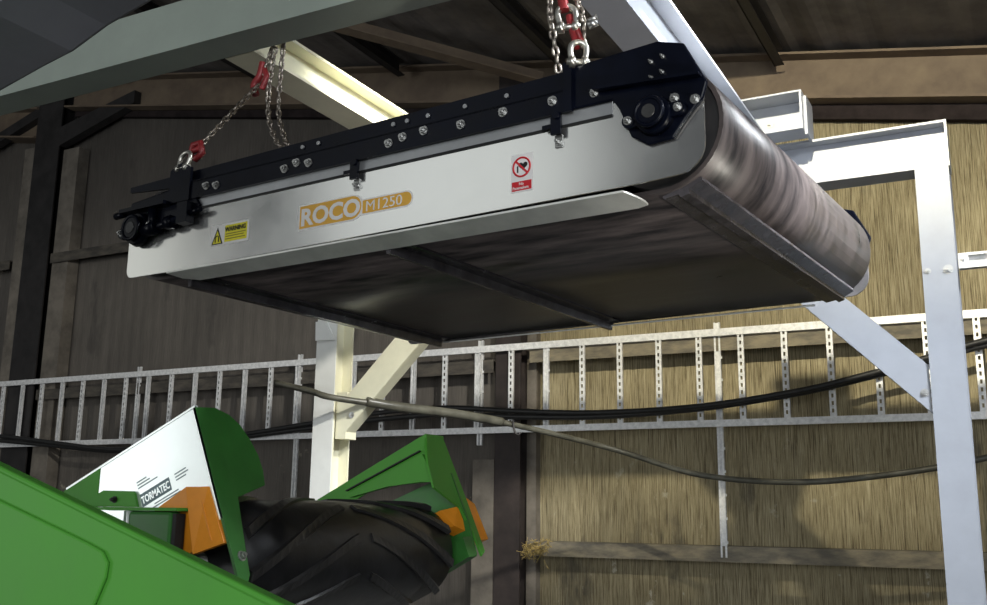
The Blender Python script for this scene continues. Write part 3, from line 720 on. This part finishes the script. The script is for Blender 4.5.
# small brackets in front of the near skirt
MB().box((-2.25, YN-.06, 1.598), (-1.830, YN-.004, 1.606)).build('mounting_rail', M['green'], CV)
mb = MB(); mb.box((-1.995, YN-.055, 1.46), (-1.850, YN-.02, 1.597)); mb.build('junction_box', M['shaded_green'], CV, bevel=.008)
MB().box((-1.850, YN-.05, 1.47), (-1.838, YN-.02, 1.592)).build('box_end', M['ink'], CV)
lab(MB().box((-2.120, YN-.062, 1.52), (-2.055, YN-.058, 1.598)).build('mounting_plate', M['guard'], CV), 'pale plate with bolt holes')
mb = MB(); mb.box((-2.055, YN-.064, 1.588), (-2.000, YN-.056, 1.597)); mb.box((-2.010, YN-.064, 1.50), (-2.000, YN-.056, 1.588)); mb.build('mounting_frame', M['guard'], CV)
mb = MB(); mb.prism([(-2.17, YN-.010, 1.607), (-2.015, YN-.010, 1.607), (-2.028, YN-.010, 1.640)] + [(-2.036, YN-.010, 1.646), (-2.14, YN-.010, 1.648), (-2.158, YN-.010, 1.640)], (0, .008, 0)); mb.build('access_cover', M['green'], CV)
MB().bolt((-2.095, YN-.010, 1.625), (0, -1, 0), .006).build('bolt', M['dark'], CV)
# printed label on the near skirt
lx = Vector((.905, 0, .425)); lz = Vector((-.425, 0, .905))
LM = Matrix((lx, lz, Vector((0, -1, 0)))).transposed().to_4x4()
inv = wm(CV).inverted()
def lm(x, z, d): return inv @ Matrix.Translation((x, YN-d, z)) @ LM
def lbox(mb, o, x0, x1, z0, z1, d0, d1):
    o = Vector((o[0], YN, o[1]))
    mb.prism([o+lx*a+lz*b+Vector((0, -d0, 0)) for a, b in ((x0, z0), (x1, z0), (x1, z1), (x0, z1))], (0, -(d1-d0), 0))
LO = (-2.004, 1.606)
mb = MB(); lbox(mb, LO, 0, .105, .0, .034, 0, .0008); mb.build('label_field', M['greyink'], CV)
text_mesh('TORMATEC', 'lettering', .0270, lm(LO[0]+lx.x*.003+lz.x*.007, LO[1]+lx.z*.003+lz.z*.007, .0016), M['guard'], CV, .0004, .70, .0006)
mb = MB()
for x0, x1, z0 in ((0, .070, .050), (.0, .045, .058), (.0, .035, .066), (.040, .125, -.010), (.03, .13, -.017), (.125, .165, .030), (.125, .170, .022), (.125, .160, .014)):
    lbox(mb, LO, x0, x1, z0, z0+.003, 0, .0006)
mb.build('small_print', M['greyink'], CV)
# chevron belt round the head drum
DXc, DZc, DR = -1.872, 1.474, .150
ang = math.atan(SL); TL = 1.7
tx, tz = DXc-math.cos(ang)*TL, DZc-math.sin(ang)*TL
y0, y1 = 1.978, 2.985
prof = []
for k in range(29):
    th = -PI/2+ang - .0 + PI*k/28; prof.append((DXc+DR*math.cos(th), DZc+DR*math.sin(th)))
for k in range(15):
    th = PI/2+ang + PI*k/14; prof.append((tx+DR*math.cos(th), tz+DR*math.sin(th)))
mb = MB(); ny = 7; rings = []
for i in range(ny):
    s = i/(ny-1); yy = y0+(y1-y0)*s; cr = .010*(1-(2*s-1)**2)
    rings.append([((x-DXc)*(1+cr/DR)+DXc if k < 29 else x, yy, (z-DZc)*(1+cr/DR)+DZc if k < 29 else z) for k, (x, z) in enumerate(prof)])
mb.quadloop(rings, smooth=True)
bl = mb.build('belt', M['tread'], CV)
# raised chevron lugs
def lug(phi0, parent):
    mb = MB(); ym = (y0+y1)/2; hw = (y1-y0)/2-.012
    for sg in (-1, 1):
        rings = []
        for k in range(15):
            s = k/14; yy = ym + sg*(.030+s*(hw-.030))
            ph = phi0 - 1.25*s**1.15
            R = DR + .006; hgt = .010; wd = .11
            r = lambda a, rr_: Vector((DXc+rr_*math.cos(a), yy, DZc+rr_*math.sin(a)))
            rings.append([r(ph-wd, R-.006), r(ph+wd, R-.006), r(ph+wd*.65, R+hgt), r(ph-wd*.65, R+hgt)])
        mb.quadloop(rings)
    return mb.build('chevron_lug', M['lug'], parent)
for k in range(6): lug(math.radians(-20+40*k), bl)
# legs of the conveyor
for x, y, z in ((-2.9, 2.02, .96), (-2.9, 3.10, 1.10)): MB().box((x-.04, y-.04, 0), (x+.04, y+.04, z)).build('leg', M['shaded_green'], CV)
for y in (2.02, 3.10): MB().bar((-3.3, y, .72), (-2.05, y, 1.30), (0, 1, 0), (-.4, 0, .9), .06, .12).build('side_beam', M['shaded_green'], CV)
MB().cyl((DXc, 1.925, DZc), (DXc, 3.10, DZc), .025, 14).build('drum_shaft', M['bolt'], CV)

# ================================================================== green hopper in front
HP = thing('green_hopper', (-1.6, 1.03, 0), 'large bright green machine side panel filling the lower left corner', 'machine')
top = lambda x: 1.660 - .3132*(x+1.354)
xa, xb = -2.3, -.30
MB().prism([(xa, 1.0, .35), (xb, 1.0, .35), (xb, 1.0, top(xb)), (xa, 1.0, top(xa))], (0, .012, 0)).build('side_panel', M['green'], HP)
mb = MB(); mb.bar((xa, 1.008, top(xa)-.003), (xb, 1.008, top(xb)-.003), (0, 1, 0), (.3, 0, .95), .024, .010); mb.build('top_flange', M['green'], HP, bevel=.004)
# raised rim round the sunk field
q = [(-2.25, top(-2.25)-.055-.30*0), (-1.345, 1.613), (-1.150, 1.556), (-1.118, 1.545), (-1.106, 1.530), (-1.108, 1.510), (-1.125, 1.474), (-1.30, 1.10), (-1.6, .5), (-2.25, .5)]
mb = MB(); mb.prism([(x, .994, z) for x, z in q], (0, .006, 0)); mb.build('pressed_panel', M['green'], HP, bevel=.003)
for x in (-2.2, -.4): MB().box((x-.05, 1.0, 0), (x+.05, 1.10, .36)).build('leg', M['shaded_green'], HP)

# ================================================================== unidentified slate grey object close to the camera, given a made-up solid form
BM = thing('near_obstruction', (-2.6, 1.15, 0), 'slate grey unidentified object close to the camera across the top left corner', 'obstruction')
mb = MB()
pl = [(-2.60, 1.0, 1.93), (-1.62, 1.0, 2.225), (-1.46, 1.0, 2.270), (-1.35, 1.0, 2.294), (-1.284, 1.0, 2.306), (-1.21, 1.0, 2.333), (-1.125, 1.0, 2.352), (-1.085, 1.0, 2.375), (-1.07, 1.0, 2.42), (-1.12, 1.0, 2.70), (-2.60, 1.0, 2.50)]
mb.prism(pl, (0, -.16, 0)); mb.build('obstruction_body', M['obstruction'], BM, bevel=.008)
MB().box((-2.62, .86, 0), (-2.42, .98, 2.1)).build('obstruction_support', M['obstruction'], BM)  # invented support, out of view
